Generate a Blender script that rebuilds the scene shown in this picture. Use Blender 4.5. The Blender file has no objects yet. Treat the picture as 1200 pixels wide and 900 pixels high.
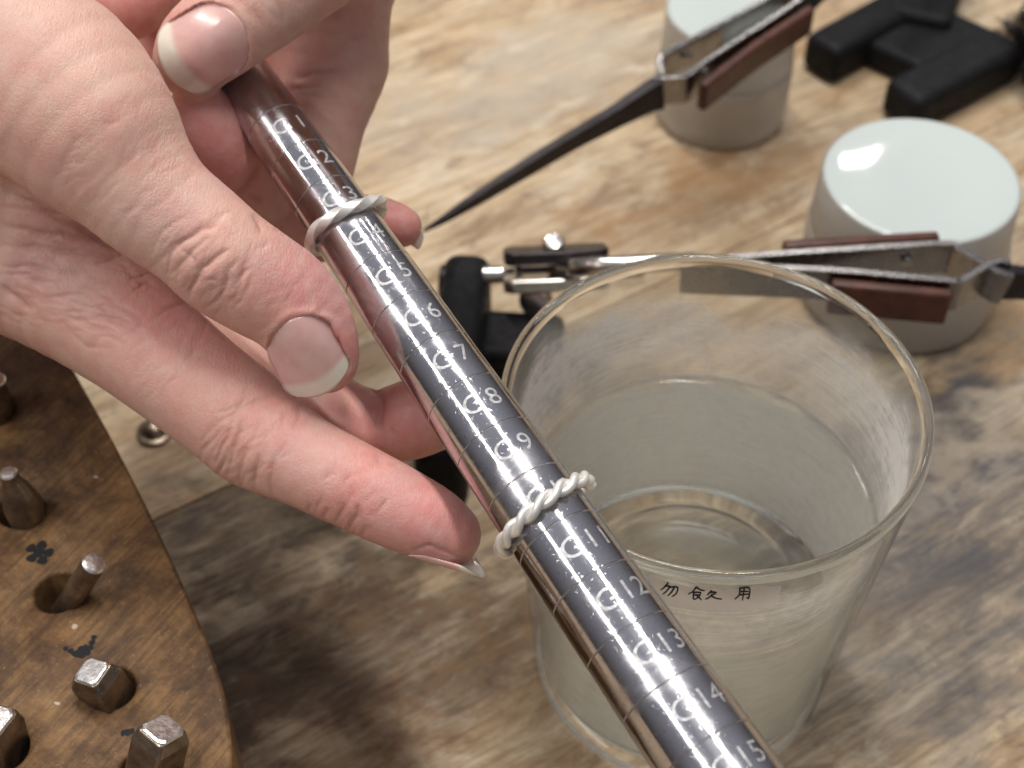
import bpy, bmesh, math, random
import numpy as np
from mathutils import Vector, Matrix
from mathutils.bvhtree import BVHTree

random.seed(4); rng = np.random.default_rng(7)
R = math.radians
scene = bpy.context.scene
col = scene.collection

# ------------------------------------------------------------------ camera
FPX, PITCH, CAMH = 1800.0, R(47.6), 300.5            # pixels, radians, millimetres
cd = bpy.data.cameras.new('camera'); cam = bpy.data.objects.new('camera', cd); col.objects.link(cam)
cam.location = (0, 0, CAMH*.001); cam.rotation_euler = (math.pi/2-PITCH, 0, 0)
cd.sensor_width = 36; cd.lens = 36*FPX/1200; cd.clip_start = .005; cd.clip_end = 20
cd.dof.use_dof = True; cd.dof.focus_distance = .256; cd.dof.aperture_fstop = 20
scene.camera = cam

# ------------------------------------------------------------------ world and lamps
w = bpy.data.worlds.new('World'); scene.world = w; w.use_nodes = True
nt = w.node_tree; bg = nt.nodes['Background']
tc = nt.nodes.new('ShaderNodeTexCoord'); sp = nt.nodes.new('ShaderNodeSeparateXYZ'); rp = nt.nodes.new('ShaderNodeValToRGB')
nt.links.new(tc.outputs['Generated'], sp.inputs[0]); nt.links.new(sp.outputs['Z'], rp.inputs[0]); nt.links.new(rp.outputs[0], bg.inputs[0])
for p_, c_ in ((.0, (.10, .088, .085, 1)), (.84, (.12, .112, .115, 1)), (.965, (.47, .48, .53, 1))):
    e_ = rp.color_ramp.elements[0] if p_ == 0 else (rp.color_ramp.elements[1] if p_ == .965 else rp.color_ramp.elements.new(p_)); e_.position = p_; e_.color = c_
bg.inputs[1].default_value = .9
def tube_lamp(name, loc, yaw, length, width, power, colr):
    l = bpy.data.lights.new(name, 'AREA'); l.shape = 'RECTANGLE'; l.size = length; l.size_y = width
    l.energy = power; l.color = colr
    o = bpy.data.objects.new(name, l); col.objects.link(o); o.location = loc; o.rotation_euler = (0, 0, yaw)
    return o
YAW = math.atan2(.85, -.53)
tube_lamp('ceiling_tube_lamp', (-.70, .10, .92), YAW, .95, .08, 6.6, (1, .955, .90))
tube_lamp('ceiling_tube_lamp', (-.02, .56, 1.10), YAW, .95, .08, 11.0, (1, .955, .90))
tube_lamp('ceiling_downlight', (.40, 1.60, 1.05), 0, .13, .07, 2.4, (1, .97, .93))
tube_lamp('ceiling_downlight', (.12, 1.12, 1.05), 0, .07, .03, .6, (1, .97, .93))

vs = scene.view_settings; vs.view_transform = 'Standard'; vs.look = 'None'; vs.exposure = 0; vs.gamma = 1; vs.use_curve_mapping = False
cy = scene.cycles; cy.max_bounces = 16; cy.transmission_bounces = 14; cy.adaptive_threshold = .015; cy.transparent_max_bounces = 24; cy.glossy_bounces = 8; cy.diffuse_bounces = 4
cy.blur_glossy = .6; cy.sample_clamp_indirect = 6; cy.use_denoising = True

# ------------------------------------------------------------------ pixel -> millimetres
FW = np.array([0, math.cos(PITCH), -math.sin(PITCH)]); UP = np.array([0, math.sin(PITCH), math.cos(PITCH)])
RT = np.array([1., 0, 0]); CP = np.array([0, 0, CAMH])
def ray(x, y): return FW+RT*(x-600)/FPX+UP*(450-y)/FPX
def at_d(x, y, d): return CP+ray(x, y)*d
def at_z(x, y, z):
    r = ray(x, y); return CP+r*((z-CAMH)/r[2])
def project(P):
    q = P-CP; d = q@FW; return 600+FPX*(q@RT)/d, 450-FPX*(q@UP)/d, d
def unit(v): v = np.asarray(v, float); return v/np.linalg.norm(v)

# ------------------------------------------------------------------ object helpers (mesh data in mm, objects in metres)
def link(o, parent=None):
    col.objects.link(o)
    if parent: o.parent = parent
    return o
def tag(o, label, cat=None, group=None, kind=None):
    o['label'] = label
    if cat: o['category'] = cat
    if group: o['group'] = group
    if kind: o['kind'] = kind
    return o
def thing(name, base, label, cat, group=None):
    o = bpy.data.objects.new(name, None); o.empty_display_size = .01
    o.location = Vector(base)*.001; link(o); tag(o, label, cat, group); return o
def world_loc(o):
    v = Vector(o.location)
    while o.parent: o = o.parent; v += Vector(o.location)
    return v
def mesh_obj(name, V, Fs, mat, parent=None, origin=None, smooth=True, angle=None):
    """V in world mm."""
    V = np.asarray(V, float)*.001
    if parent is not None: off = np.array(world_loc(parent))
    elif origin is not None: off = np.array(origin)*.001
    else: off = np.array([(V[:, 0].min()+V[:, 0].max())/2, (V[:, 1].min()+V[:, 1].max())/2, V[:, 2].min()])
    me = bpy.data.meshes.new(name)
    if isinstance(Fs, np.ndarray):
        nf, k = Fs.shape; me.vertices.add(len(V)); me.vertices.foreach_set('co', (V-off).astype(np.float32).ravel())
        me.loops.add(nf*k); me.loops.foreach_set('vertex_index', Fs.astype(np.int32).ravel()); me.polygons.add(nf)
        me.polygons.foreach_set('loop_start', np.arange(0, nf*k, k, dtype=np.int32)); me.update(calc_edges=True); me.validate()
    else: me.from_pydata((V-off).tolist(), [], [list(map(int, f)) for f in Fs]); me.update()
    o = bpy.data.objects.new(name, me)
    if parent is None: o.location = off
    link(o, parent)
    if mat: me.materials.append(mat)
    me.polygons.foreach_set('use_smooth', [smooth]*len(me.polygons))
    if smooth and angle is not None: me.set_sharp_from_angle(angle=R(angle))
    return o
def fix_normals(o):
    bm = bmesh.new(); bm.from_mesh(o.data); bmesh.ops.recalc_face_normals(bm, faces=bm.faces); bm.to_mesh(o.data); bm.free(); return o
def bevel(o, wmm, seg=3, ang=35):
    m = o.modifiers.new('bevel', 'BEVEL'); m.width = wmm*.001; m.segments = seg; m.limit_method = 'ANGLE'; m.angle_limit = R(ang); return o
def lathe(profile, centre, n=96, axis=None, closed=True):
    """profile [(r,z)] mm around a vertical axis at centre."""
    V = []; Fs = []; m = len(profile)
    for i in range(n):
        a = 2*math.pi*i/n
        for r, z in profile: V.append((centre[0]+r*math.cos(a), centre[1]+r*math.sin(a), centre[2]+z))
    for i in range(n):
        j = (i+1) % n
        for k in range(m-1 if not closed else m):
            l = (k+1) % m
            Fs.append((i*m+k, j*m+k, j*m+l, i*m+l))
    return V, Fs
def lathe_axis(profile, P, A, n=32):
    """profile [(r,s)] swept round axis A from P, capped."""
    A = unit(A); X = unit(np.cross(A, [0.3, .2, 1.])); Y = np.cross(A, X); V = []; Fs = []; m = len(profile)
    for r, s in profile:
        for i in range(n):
            a = 2*math.pi*i/n; V.append(np.asarray(P)+A*s+(X*math.cos(a)+Y*math.sin(a))*r)
    for k in range(m-1):
        for i in range(n):
            j = (i+1) % n; Fs.append((k*n+i, k*n+j, (k+1)*n+j, (k+1)*n+i))
    Fs.append(tuple(range(n))[::-1]); Fs.append(tuple((m-1)*n+i for i in range(n)))
    return V, Fs
def tube(path, rad, n=12, closed=False):
    path = np.asarray(path, float); m = len(path); rad = np.broadcast_to(rad, (m,))
    T = np.gradient(path, axis=0) if not closed else np.roll(path, -1, 0)-np.roll(path, 1, 0)
    T /= np.linalg.norm(T, axis=1)[:, None]
    N = np.cross(T[0], [.31, .17, .93]); N /= np.linalg.norm(N); V = []; Fs = []
    for i in range(m):
        N = N-T[i]*(N@T[i]); N /= np.linalg.norm(N); B = np.cross(T[i], N)
        for j in range(n):
            a = 2*math.pi*j/n; V.append(path[i]+(N*math.cos(a)+B*math.sin(a))*rad[i])
    for i in range(m if closed else m-1):
        k = (i+1) % m
        for j in range(n):
            l = (j+1) % n; Fs.append((i*n+j, i*n+l, k*n+l, k*n+j))
    if not closed:
        Fs.append(tuple(range(n))[::-1]); Fs.append(tuple((m-1)*n+j for j in range(n)))
    return V, Fs
def sweep_bar(path, widths, thick, wdir):
    """bar with rectangular section: widths along wdir, thickness across."""
    path = np.asarray(path, float); m = len(path); widths = np.broadcast_to(widths, (m,)); thick = np.broadcast_to(thick, (m,))
    T = np.gradient(path, axis=0); T /= np.linalg.norm(T, axis=1)[:, None]; V = []; Fs = []
    for i in range(m):
        W = np.asarray(wdir, float); W = unit(W-T[i]*(W@T[i])); N = np.cross(T[i], W)
        for a, b in ((-1, -1), (1, -1), (1, 1), (-1, 1)): V.append(path[i]+W*a*widths[i]/2+N*b*thick[i]/2)
    for i in range(m-1):
        for j in range(4):
            l = (j+1) % 4; Fs.append((i*4+j, i*4+l, i*4+4+l, i*4+4+j))
    Fs.append((3, 2, 1, 0)); Fs.append(tuple((m-1)*4+j for j in range(4)))
    return V, Fs
def prism(poly, z0, z1):
    n = len(poly); V = [(x, y, z0) for x, y in poly]+[(x, y, z1) for x, y in poly]
    Fs = [tuple(range(n))[::-1], tuple(range(n, 2*n))]+[(i, (i+1) % n, n+(i+1) % n, n+i) for i in range(n)]
    return V, Fs
def spline(pts, n):
    pts = np.asarray(pts, float); m = len(pts); P = np.vstack([2*pts[0]-pts[1], pts, 2*pts[-1]-pts[-2]]); out = []
    for i in range(m-1):
        for k in range(n):
            t = k/n; a, b, c, d = P[i:i+4]
            out.append(.5*((2*b)+(-a+c)*t+(2*a-5*b+4*c-d)*t*t+(-a+3*b-3*c+d)*t**3))
    out.append(pts[-1]); return np.array(out)

# ------------------------------------------------------------------ materials
class NT:
    def __init__(s, name):
        s.m = bpy.data.materials.new(name); s.m.use_nodes = True; s.t = s.m.node_tree; s.b = s.t.nodes['Principled BSDF']; s.out = s.t.nodes['Material Output']
    def n(s, typ, **k):
        x = s.t.nodes.new('ShaderNode'+typ)
        for a, v in k.items():
            if a.startswith('i_'): x.inputs[a[2:].replace('_', ' ')].default_value = v
            else: setattr(x, a, v)
        return x
    def l(s, a, b): s.t.links.new(a, b)
    def coord(s, scale=(1, 1, 1), rot=(0, 0, 0), kind='Object', loc=(0, 0, 0)):
        c = s.n('TexCoord'); mp = s.n('Mapping'); mp.inputs['Scale'].default_value = scale; mp.inputs['Rotation'].default_value = rot; mp.inputs['Location'].default_value = loc
        s.l(c.outputs[kind], mp.inputs[0]); return mp.outputs[0]
    def world(s, scale=(1, 1, 1), rotz=0):
        g = s.n('NewGeometry'); r = s.n('VectorRotate', rotation_type='Z_AXIS'); r.inputs['Angle'].default_value = rotz
        mp = s.n('Mapping'); mp.inputs['Scale'].default_value = scale
        s.l(g.outputs['Position'], r.inputs['Vector']); s.l(r.outputs[0], mp.inputs[0]); return mp.outputs[0]
    def noise(s, vec, scale, detail=4, rough=.55, dist=0):
        x = s.n('TexNoise'); x.inputs['Scale'].default_value = scale; x.inputs['Detail'].default_value = detail; x.inputs['Roughness'].default_value = rough; x.inputs['Distortion'].default_value = dist
        if vec: s.l(vec, x.inputs['Vector'])
        return x.outputs['Fac']
    def ramp(s, fac, stops):
        x = s.n('ValToRGB'); e = x.color_ramp.elements
        while len(e) < len(stops): e.new(.5)
        for q, (p, c) in zip(e, stops): q.position = p; q.color = (*c, 1) if not np.isscalar(c) else (c, c, c, 1)
        s.l(fac, x.inputs[0]); return x.outputs[0]
    def mix(s, fac, a, b, mode='MIX'):
        x = s.n('Mix', data_type='RGBA', blend_type=mode)
        for sock, v in ((x.inputs[0], fac), (x.inputs[6], a), (x.inputs[7], b)):
            if isinstance(v, bpy.types.NodeSocket): s.l(v, sock)
            elif np.isscalar(v): sock.default_value = v
            else: sock.default_value = (*v, 1)
        return x.outputs[2]
    def math(s, op, a, b=None, clamp=False):
        x = s.n('Math', operation=op, use_clamp=clamp)
        for i, v in enumerate((a, b)):
            if v is None: continue
            if isinstance(v, bpy.types.NodeSocket): s.l(v, x.inputs[i])
            else: x.inputs[i].default_value = v
        return x.outputs[0]
    def set(s, **k):
        for a, v in k.items():
            i = s.b.inputs[a.replace('_', ' ')]
            if isinstance(v, bpy.types.NodeSocket): s.l(v, i)
            elif isinstance(v, tuple) and len(v) == 3 and i.type == 'RGBA': i.default_value = (*v, 1)
            else: i.default_value = v
        return s
    def bump(s, h, dist, strength=1, normal=None):
        x = s.n('Bump'); x.inputs['Distance'].default_value = dist; x.inputs['Strength'].default_value = strength
        s.l(h, x.inputs['Height'])
        if normal: s.l(normal, x.inputs['Normal'])
        s.l(x.outputs[0], s.b.inputs['Normal']); return x.outputs[0]

GRAIN = R(33)
def mat_table():
    q = NT('worn_butcher_block')
    v = q.world((1, 1, 1), -GRAIN)
    oi = q.n('ObjectInfo'); add = q.n('VectorMath', operation='ADD'); cmb = q.n('CombineXYZ')
    q.l(q.math('MULTIPLY', oi.outputs['Random'], 3.1), cmb.inputs[0]); q.l(q.math('MULTIPLY', oi.outputs['Random'], 1.7), cmb.inputs[2])
    q.l(v, add.inputs[0]); q.l(cmb.outputs[0], add.inputs[1])
    def scl(sx, sy):
        m = q.n('VectorMath', operation='MULTIPLY'); m.inputs[1].default_value = (sx, sy, 1); q.l(add.outputs[0], m.inputs[0]); return m.outputs[0]
    fine = q.noise(scl(40, 620), 1.0, 7, .72, .5)
    mid = q.noise(scl(9, 70), 1.0, 5, .6, .8)
    big = q.noise(scl(6, 16), 1.6, 5, .62, 1.2)
    c = q.ramp(mid, [(.26, (.24, .155, .085)), (.42, (.45, .325, .195)), (.56, (.57, .445, .29)), (.74, (.64, .55, .41))])
    c = q.mix(q.ramp(fine, [(.36, .75), (.54, 0)]), c, (.22, .15, .095))
    c = q.mix(q.ramp(big, [(.52, 0), (.70, .55)]), c, (.47, .30, .155))         # warm orange streaks
    c = q.mix(q.ramp(big, [(.24, .6), (.44, 0)]), c, (.60, .54, .44))          # pale worn patches
    mott = q.noise(scl(42, 95), 1.0, 10, .78, .6)
    c = q.mix(q.ramp(mott, [(.36, .8), (.49, 0)]), c, (.20, .125, .07))
    c = q.mix(q.ramp(mott, [(.54, 0), (.66, .7)]), c, (.66, .58, .45))
    g = q.n('NewGeometry')
    wob = q.n('TexNoise', noise_dimensions='3D'); wob.inputs['Scale'].default_value = 26; wob.inputs['Detail'].default_value = 5; wob.inputs['Roughness'].default_value = .62
    off = q.n('VectorMath', operation='SUBTRACT'); off.inputs[1].default_value = (.5, .5, .5); q.l(wob.outputs['Color'], off.inputs[0])
    sc = q.n('VectorMath', operation='SCALE'); sc.inputs['Scale'].default_value = .11; q.l(off.outputs[0], sc.inputs[0])
    wp = q.n('VectorMath', operation='ADD'); q.l(g.outputs['Position'], wp.inputs[0]); q.l(sc.outputs[0], wp.inputs[1])
    def stain_shade(px, py, rx, ry, colr, amt, soft=.7):
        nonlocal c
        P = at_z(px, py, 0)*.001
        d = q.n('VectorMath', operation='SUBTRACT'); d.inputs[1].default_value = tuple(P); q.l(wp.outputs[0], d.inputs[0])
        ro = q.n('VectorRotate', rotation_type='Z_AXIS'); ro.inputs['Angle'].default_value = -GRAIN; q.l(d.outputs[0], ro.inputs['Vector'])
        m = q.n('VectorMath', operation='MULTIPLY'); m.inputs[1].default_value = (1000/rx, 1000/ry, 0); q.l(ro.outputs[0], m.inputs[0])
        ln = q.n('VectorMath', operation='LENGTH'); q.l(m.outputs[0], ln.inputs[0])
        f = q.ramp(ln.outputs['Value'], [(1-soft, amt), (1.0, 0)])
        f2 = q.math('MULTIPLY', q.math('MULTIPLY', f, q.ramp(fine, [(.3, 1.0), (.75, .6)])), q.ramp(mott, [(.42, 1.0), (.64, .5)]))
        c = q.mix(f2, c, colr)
    stain_shade(260, 640, 46, 26, (.034, .019, .011), 1.0, .45)  # shade under the hand and along the block, painted into the wood colour
    stain_shade(340, 800, 70, 26, (.036, .020, .011), 1.0, .45)  # scorch marks and the hand's cast shadow, painted together as one dark patch
    stain_shade(190, 545, 46, 24, (.20, .125, .065), .85, .5)  # brown tone standing in for the hand's shadow on the boards
    stain_shade(470, 730, 30, 9, (.09, .05, .028), .8)
    stain_shade(260, 880, 40, 16, (.06, .04, .028), .85)
    stain_shade(420, 850, 50, 16, (.20, .10, .045), .75)
    stain_shade(560, 680, 40, 8, (.34, .21, .10), .6)
    stain_shade(300, 730, 30, 8, (.17, .085, .04), .8)
    stain_shade(1090, 610, 75, 40, (.085, .088, .10), 1.0, .6)
    stain_shade(1010, 560, 40, 18, (.09, .09, .10), .9, .6)
    stain_shade(1120, 450, 44, 15, (.085, .087, .095), .95)
    stain_shade(1190, 720, 60, 20, (.10, .10, .105), .9)
    stain_shade(1000, 830, 50, 20, (.10, .08, .065), .75)
    stain_shade(1150, 830, 50, 14, (.17, .155, .14), .7)
    stain_shade(1000, 720, 36, 14, (.14, .13, .12), .7)
    stain_shade(850, 200, 50, 12, (.33, .18, .075), .75)
    stain_shade(770, 250, 50, 9, (.36, .20, .09), .6)
    stain_shade(1000, 60, 40, 14, (.42, .25, .11), .6)
    stain_shade(560, 860, 40, 14, (.30, .19, .10), .65)
    stain_shade(620, 700, 40, 8, (.24, .16, .10), .6)
    stain_shade(620, 95, 100, 30, (.46, .42, .355), .7)
    stain_shade(1180, 380, 40, 14, (.46, .29, .14), .6)
    stain_shade(1140, 520, 50, 12, (.56, .47, .36), .6)
    sat = q.n('HueSaturation'); sat.inputs['Value'].default_value = 1.0; q.l(c, sat.inputs['Color'])
    q.l(q.math('ADD', .93, q.math('MULTIPLY', oi.outputs['Random'], .14)), sat.inputs['Value'])
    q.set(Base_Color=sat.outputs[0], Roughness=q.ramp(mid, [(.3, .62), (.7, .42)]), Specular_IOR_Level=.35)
    q.bump(q.math('ADD', q.math('MULTIPLY', fine, .7), q.math('MULTIPLY', mid, .5)), .0008, .8)
    return q.m
def mat_skin():
    q = NT('skin')
    at = q.n('Attribute', attribute_name='redness'); cr = q.n('Attribute', attribute_name='crease')
    v = q.coord()
    mot = q.noise(v, 95, 5, .6, .3); mot2 = q.noise(v, 420, 3, .6)
    base = q.mix(at.outputs['Fac'], (.65, .42, .335), (.59, .21, .195))
    base = q.mix(q.ramp(mot, [(.38, 0), (.64, .6)]), base, (.60, .27, .235))
    base = q.mix(q.ramp(mot2, [(.4, .0), (.7, .25)]), base, (.68, .53, .43))
    base = q.mix(q.ramp(q.noise(v, 48, 3, .5, .8), [(.50, 0), (.62, .12)]), base, (.42, .38, .40))     # faint veins
    base = q.mix(q.math('MULTIPLY', cr.outputs['Fac'], .34), base, (.36, .17, .13))
    vor = q.n('TexVoronoi', feature='DISTANCE_TO_EDGE'); vor.inputs['Scale'].default_value = 1.0
    vw = q.n('TexNoise'); vw.inputs['Scale'].default_value = 420; vw.inputs['Detail'].default_value = 3; q.l(v, vw.inputs['Vector'])
    ad = q.n('VectorMath', operation='MULTIPLY_ADD'); ad.inputs[1].default_value = (.0016,)*3; q.l(vw.outputs['Color'], ad.inputs[0]); q.l(v, ad.inputs[2])
    mp = q.n('Mapping'); mp.inputs['Rotation'].default_value = (0, 0, R(40)); mp.inputs['Scale'].default_value = (1700, 900, 1250); q.l(ad.outputs[0], mp.inputs[0]); q.l(mp.outputs[0], vor.inputs['Vector'])
    cell = q.ramp(vor.outputs['Distance'], [(.0, 0), (.16, 1)])
    n1 = q.noise(v, 1500, 4, .6); n2 = q.noise(q.coord((2300, 430, 900), (R(-42.4), 0, R(18))), 1.0, 4, .6, .5)
    h = q.math('ADD', q.math('ADD', q.math('MULTIPLY', cell, .20), q.math('MULTIPLY', n1, .40)), q.math('MULTIPLY', n2, .75))
    q.set(Base_Color=base, Roughness=q.ramp(n1, [(.35, .58), (.65, .40)]), Subsurface_Weight=.22, Subsurface_Radius=(1.0, .36, .2), Subsurface_Scale=.0016, Specular_IOR_Level=.42)
    hm = q.ramp(q.noise(v, 60, 3, .6), [(.3, .25), (.7, 1.0)]); q.bump(q.math('MULTIPLY', h, hm), .0002, .85)
    return q.m
def mat_nail():
    q = NT('fingernail'); at = q.n('Attribute', attribute_name='free')
    n = q.noise(q.coord((1, 1, 1)), 260, 3)
    pink = q.mix(q.ramp(n, [(.35, 0), (.7, .6)]), (.68, .40, .37), (.76, .52, .48))
    q.set(Base_Color=q.mix(at.outputs['Fac'], pink, (.80, .74, .63)), Roughness=.22, Specular_IOR_Level=.5, Subsurface_Weight=.2, Subsurface_Radius=(1, .5, .4), Subsurface_Scale=.001, Coat_Weight=.3, Coat_Roughness=.12)
    q.bump(q.noise(q.coord((1, 1, 1)), 500, 2), .00008, .5)
    return q.m
def mat_chrome():
    q = NT('polished_steel'); v = q.coord()
    n = q.noise(v, 160, 6, .7); s = q.noise(q.coord((1, 1, 1)), 1400, 3, .7)
    sm = q.ramp(q.noise(v, 55, 5, .65, .6), [(.48, 0), (.62, 1)])
    q.set(Base_Color=q.mix(q.ramp(s, [(.55, 0), (.72, .45)]), (.52, .51, .54), (.30, .285, .31)), Metallic=1.0, Roughness=q.math('ADD', q.math('MULTIPLY', q.ramp(n, [(.4, .07), (.75, .2)]), 1.0), q.math('MULTIPLY', sm, .16)))
    q.bump(q.math('ADD', q.noise(v, 700, 4, .7), q.ramp(s, [(.62, 0), (.7, 1)])), .00002, .5)
    return q.m
def mat_simple(name, c, rough=.5, metal=0, bumps=None, var=.0, spec=.5, vscale=300):
    q = NT(name); v = q.coord(); n = q.noise(v, vscale, 5, .6)
    c2 = tuple(max(0, x*(1-var)) for x in c); c3 = tuple(min(1, x*(1+var)) for x in c)
    q.set(Base_Color=q.ramp(n, [(.32, c2), (.68, c3)]), Roughness=q.ramp(q.noise(v, vscale*1.7, 4), [(.3, max(.02, rough*.8)), (.7, min(1, rough*1.2))]), Metallic=metal, Specular_IOR_Level=spec)
    if bumps: q.bump(q.noise(v, bumps[0], 4, .65), bumps[1], .7)
    return q.m
def mat_glass(name, ior, tint=(1, 1, 1), rough=0.0):
    q = NT(name); q.set(Base_Color=tint, Roughness=rough, IOR=ior, Transmission_Weight=1.0); return q.m
def mat_residue():
    q = NT('dried_white_film')
    t = q.n('BsdfTransparent'); d = q.n('BsdfDiffuse'); d.inputs[0].default_value = (.93, .92, .88, 1); tr = q.n('BsdfTranslucent'); tr.inputs[0].default_value = (.93, .92, .88, 1)
    m0 = q.n('MixShader'); m0.inputs[0].default_value = .4; q.l(d.outputs[0], m0.inputs[1]); q.l(tr.outputs[0], m0.inputs[2])
    at = q.n('Attribute', attribute_name='film'); uv = q.n('Attribute', attribute_name='ring')
    mp = q.n('Mapping'); mp.inputs['Scale'].default_value = (7, 90, 1); q.l(uv.outputs['Vector'], mp.inputs[0])
    streak = q.noise(mp.outputs[0], 1.0, 7, .7, .8); spot = q.noise(q.coord(), 330, 6, .72, .3)
    f = q.math('MULTIPLY', q.ramp(q.math('ADD', q.math('MULTIPLY', streak, .6), q.math('MULTIPLY', spot, .4)), [(.38, .30), (.50, .62), (.60, 1.0)]), at.outputs['Fac'], True)
    ve = q.n('Attribute', attribute_name='veil'); f = q.math('ADD', f, ve.outputs['Fac'], True)
    mx = q.n('MixShader'); q.l(f, mx.inputs[0]); q.l(t.outputs[0], mx.inputs[1]); q.l(m0.outputs[0], mx.inputs[2]); q.l(mx.outputs[0], q.out.inputs[0])
    return q.m
def mat_block():
    q = NT('scorched_wood'); v = q.world((1, 1, 1), R(-58))
    a = q.noise(v, 55, 9, .76, .3); b = q.noise(q.world((60, 900, 60), R(-58)), 1, 4, .65); c_ = q.noise(v, 900, 4, .7)
    c = q.ramp(a, [(.34, (.03, .015, .008)), (.46, (.115, .058, .023)), (.58, (.235, .128, .05)), (.73, (.36, .22, .10))])
    c = q.mix(q.ramp(b, [(.38, .55), (.55, 0)]), c, (.05, .026, .014))
    c = q.mix(q.ramp(c_, [(.62, 0), (.76, .55)]), c, (.46, .34, .22))
    c = q.mix(q.ramp(q.noise(v, 210, 2, .5), [(.775, 0), (.80, .7)]), c, (.62, .55, .46))
    q.set(Base_Color=c, Roughness=.6, Specular_IOR_Level=.35); q.bump(q.math('ADD', b, c_), .0003, .6)
    return q.m
def mat_plain_print(name, c, rough=.7):
    q = NT(name); q.set(Base_Color=c, Roughness=rough, Specular_IOR_Level=.3); return q.m

M = dict(table=mat_table(), skin=mat_skin(), nail=mat_nail(), chrome=mat_chrome(), block=mat_block(), residue=mat_residue(),
    groove=mat_plain_print('dark_groove', (.05, .035, .025), .9),
    engraved=mat_simple('frosted_engraving', (.50, .50, .51), .48, .6, (1500, .00004), .45, .5, 1500),
    scored=mat_simple('scored_line', (.20, .19, .19), .5, .6, None, .3, .5, 900),
    silver=mat_simple('matte_white_silver', (.86, .845, .80), .36, .5, (900, .00006), .1),
    steel=mat_simple('brushed_steel', (.55, .53, .50), .22, 1.0, (700, .00003), .12),
    punch=mat_simple('worn_tool_steel', (.24, .195, .15), .32, .9, (500, .0001), .5, .5, 220),
    bright=mat_simple('bright_struck_steel', (.85, .84, .82), .34, 1.0, (500, .00022), .18, .5, 420),
    armsteel=mat_simple('dull_spring_steel', (.30, .285, .275), .25, 1.0, None, .12),
    black=mat_simple('black_moulded_plastic', (.006, .006, .007), .62, 0, (350, .00016), .35, .22, 240),
    darkmetal=mat_simple('blackened_steel', (.032, .026, .028), .36, .6, (300, .0001), .3),
    grip=mat_simple('red_brown_fibre', (.075, .024, .014), .4, 0, (500, .0001), .35, .4, 260),
    ink=mat_plain_print('black_ink', (.012, .012, .013)), dirt=mat_plain_print('pale_flake', (.6, .55, .48)),
    lid=mat_simple('glossy_white_lid', (.54, .595, .575), .05, 0, None, .02, .6, 40),
    label=None)
def mat_thin_glass():
    q = NT('thin_clear_glass'); lw = q.n('LayerWeight'); lw.inputs[0].default_value = .5
    f = q.math('ADD', q.math('MULTIPLY', q.math('POWER', lw.outputs['Facing'], 4.0), .85), .045, True)
    t = q.n('BsdfTransparent'); t.inputs[0].default_value = (.985, .992, .985, 1); g = q.n('BsdfGlossy'); g.inputs['Roughness'].default_value = .02
    m = q.n('MixShader'); q.l(f, m.inputs[0]); q.l(t.outputs[0], m.inputs[1]); q.l(g.outputs[0], m.inputs[2]); q.l(m.outputs[0], q.out.inputs[0]); return q.m
def mat_clear_side():
    q = NT('water_against_glass'); t = q.n('BsdfTransparent'); t.inputs[0].default_value = (.97, .985, .965, 1); q.l(t.outputs[0], q.out.inputs[0]); return q.m
def mat_tape():
    q = NT('translucent_pink_tape'); t = q.n('BsdfTransparent'); d = q.n('BsdfDiffuse'); r = q.n('BsdfTranslucent')
    c = q.ramp(q.noise(q.coord(), 120, 4), [(.3, (.70, .61, .58)), (.7, (.80, .73, .70))]); q.l(c, d.inputs[0]); q.l(c, r.inputs[0])
    m = q.n('MixShader'); m.inputs[0].default_value = .5; q.l(d.outputs[0], m.inputs[1]); q.l(r.outputs[0], m.inputs[2])
    x = q.n('MixShader'); x.inputs[0].default_value = .55; q.l(t.outputs[0], x.inputs[1]); q.l(m.outputs[0], x.inputs[2]); q.l(x.outputs[0], q.out.inputs[0]); return q.m
M['label'] = mat_tape(); M['thin'] = mat_thin_glass(); M['clearside'] = mat_clear_side()
M['glass'] = mat_glass('clear_glass', 1.46, (.985, .995, .985))
M['water'] = mat_glass('cloudy_water', 1.33, (.97, .985, .965))
M['frost'] = mat_simple('frosted_jar_glass', (.86, .82, .75), .34, 0, None, .05, .5, 60)
M['frost'].node_tree.nodes['Principled BSDF'].inputs['Transmission Weight'].default_value = .7
M['cream'] = mat_simple('white_paste', (.70, .69, .66), .6, 0, None, .05)

# ------------------------------------------------------------------ table: one slab and its boards
def build_table():
    t = mesh_obj('table_top', *prism([(-900, -500), (900, -500), (900, 1200), (-900, 1200)], -40, -1.2), M['groove'], smooth=False)
    tag(t, 'worn pale wooden workbench top with scorched and grey stains, hand shadow painted in', kind='structure')
    e = np.array([math.cos(GRAIN), math.sin(GRAIN)]); nrm = np.array([-e[1], e[0]])
    cuts = [-270, -100, 66, 240, 412, 580, 750]
    for a, b in zip(cuts[:-1], cuts[1:]):
        xs = [-900, -420+a*.2, 560-a*.3, 1300]
        for x0, x1 in zip(xs[:-1], xs[1:]):
            g = .16; P = [e*(x0+g)+nrm*(a+g), e*(x1-g)+nrm*(a+g), e*(x1-g)+nrm*(b-g), e*(x0+g)+nrm*(b-g)]
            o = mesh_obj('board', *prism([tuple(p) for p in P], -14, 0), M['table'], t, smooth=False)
            bevel(o, .35, 2)
build_table()

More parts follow.
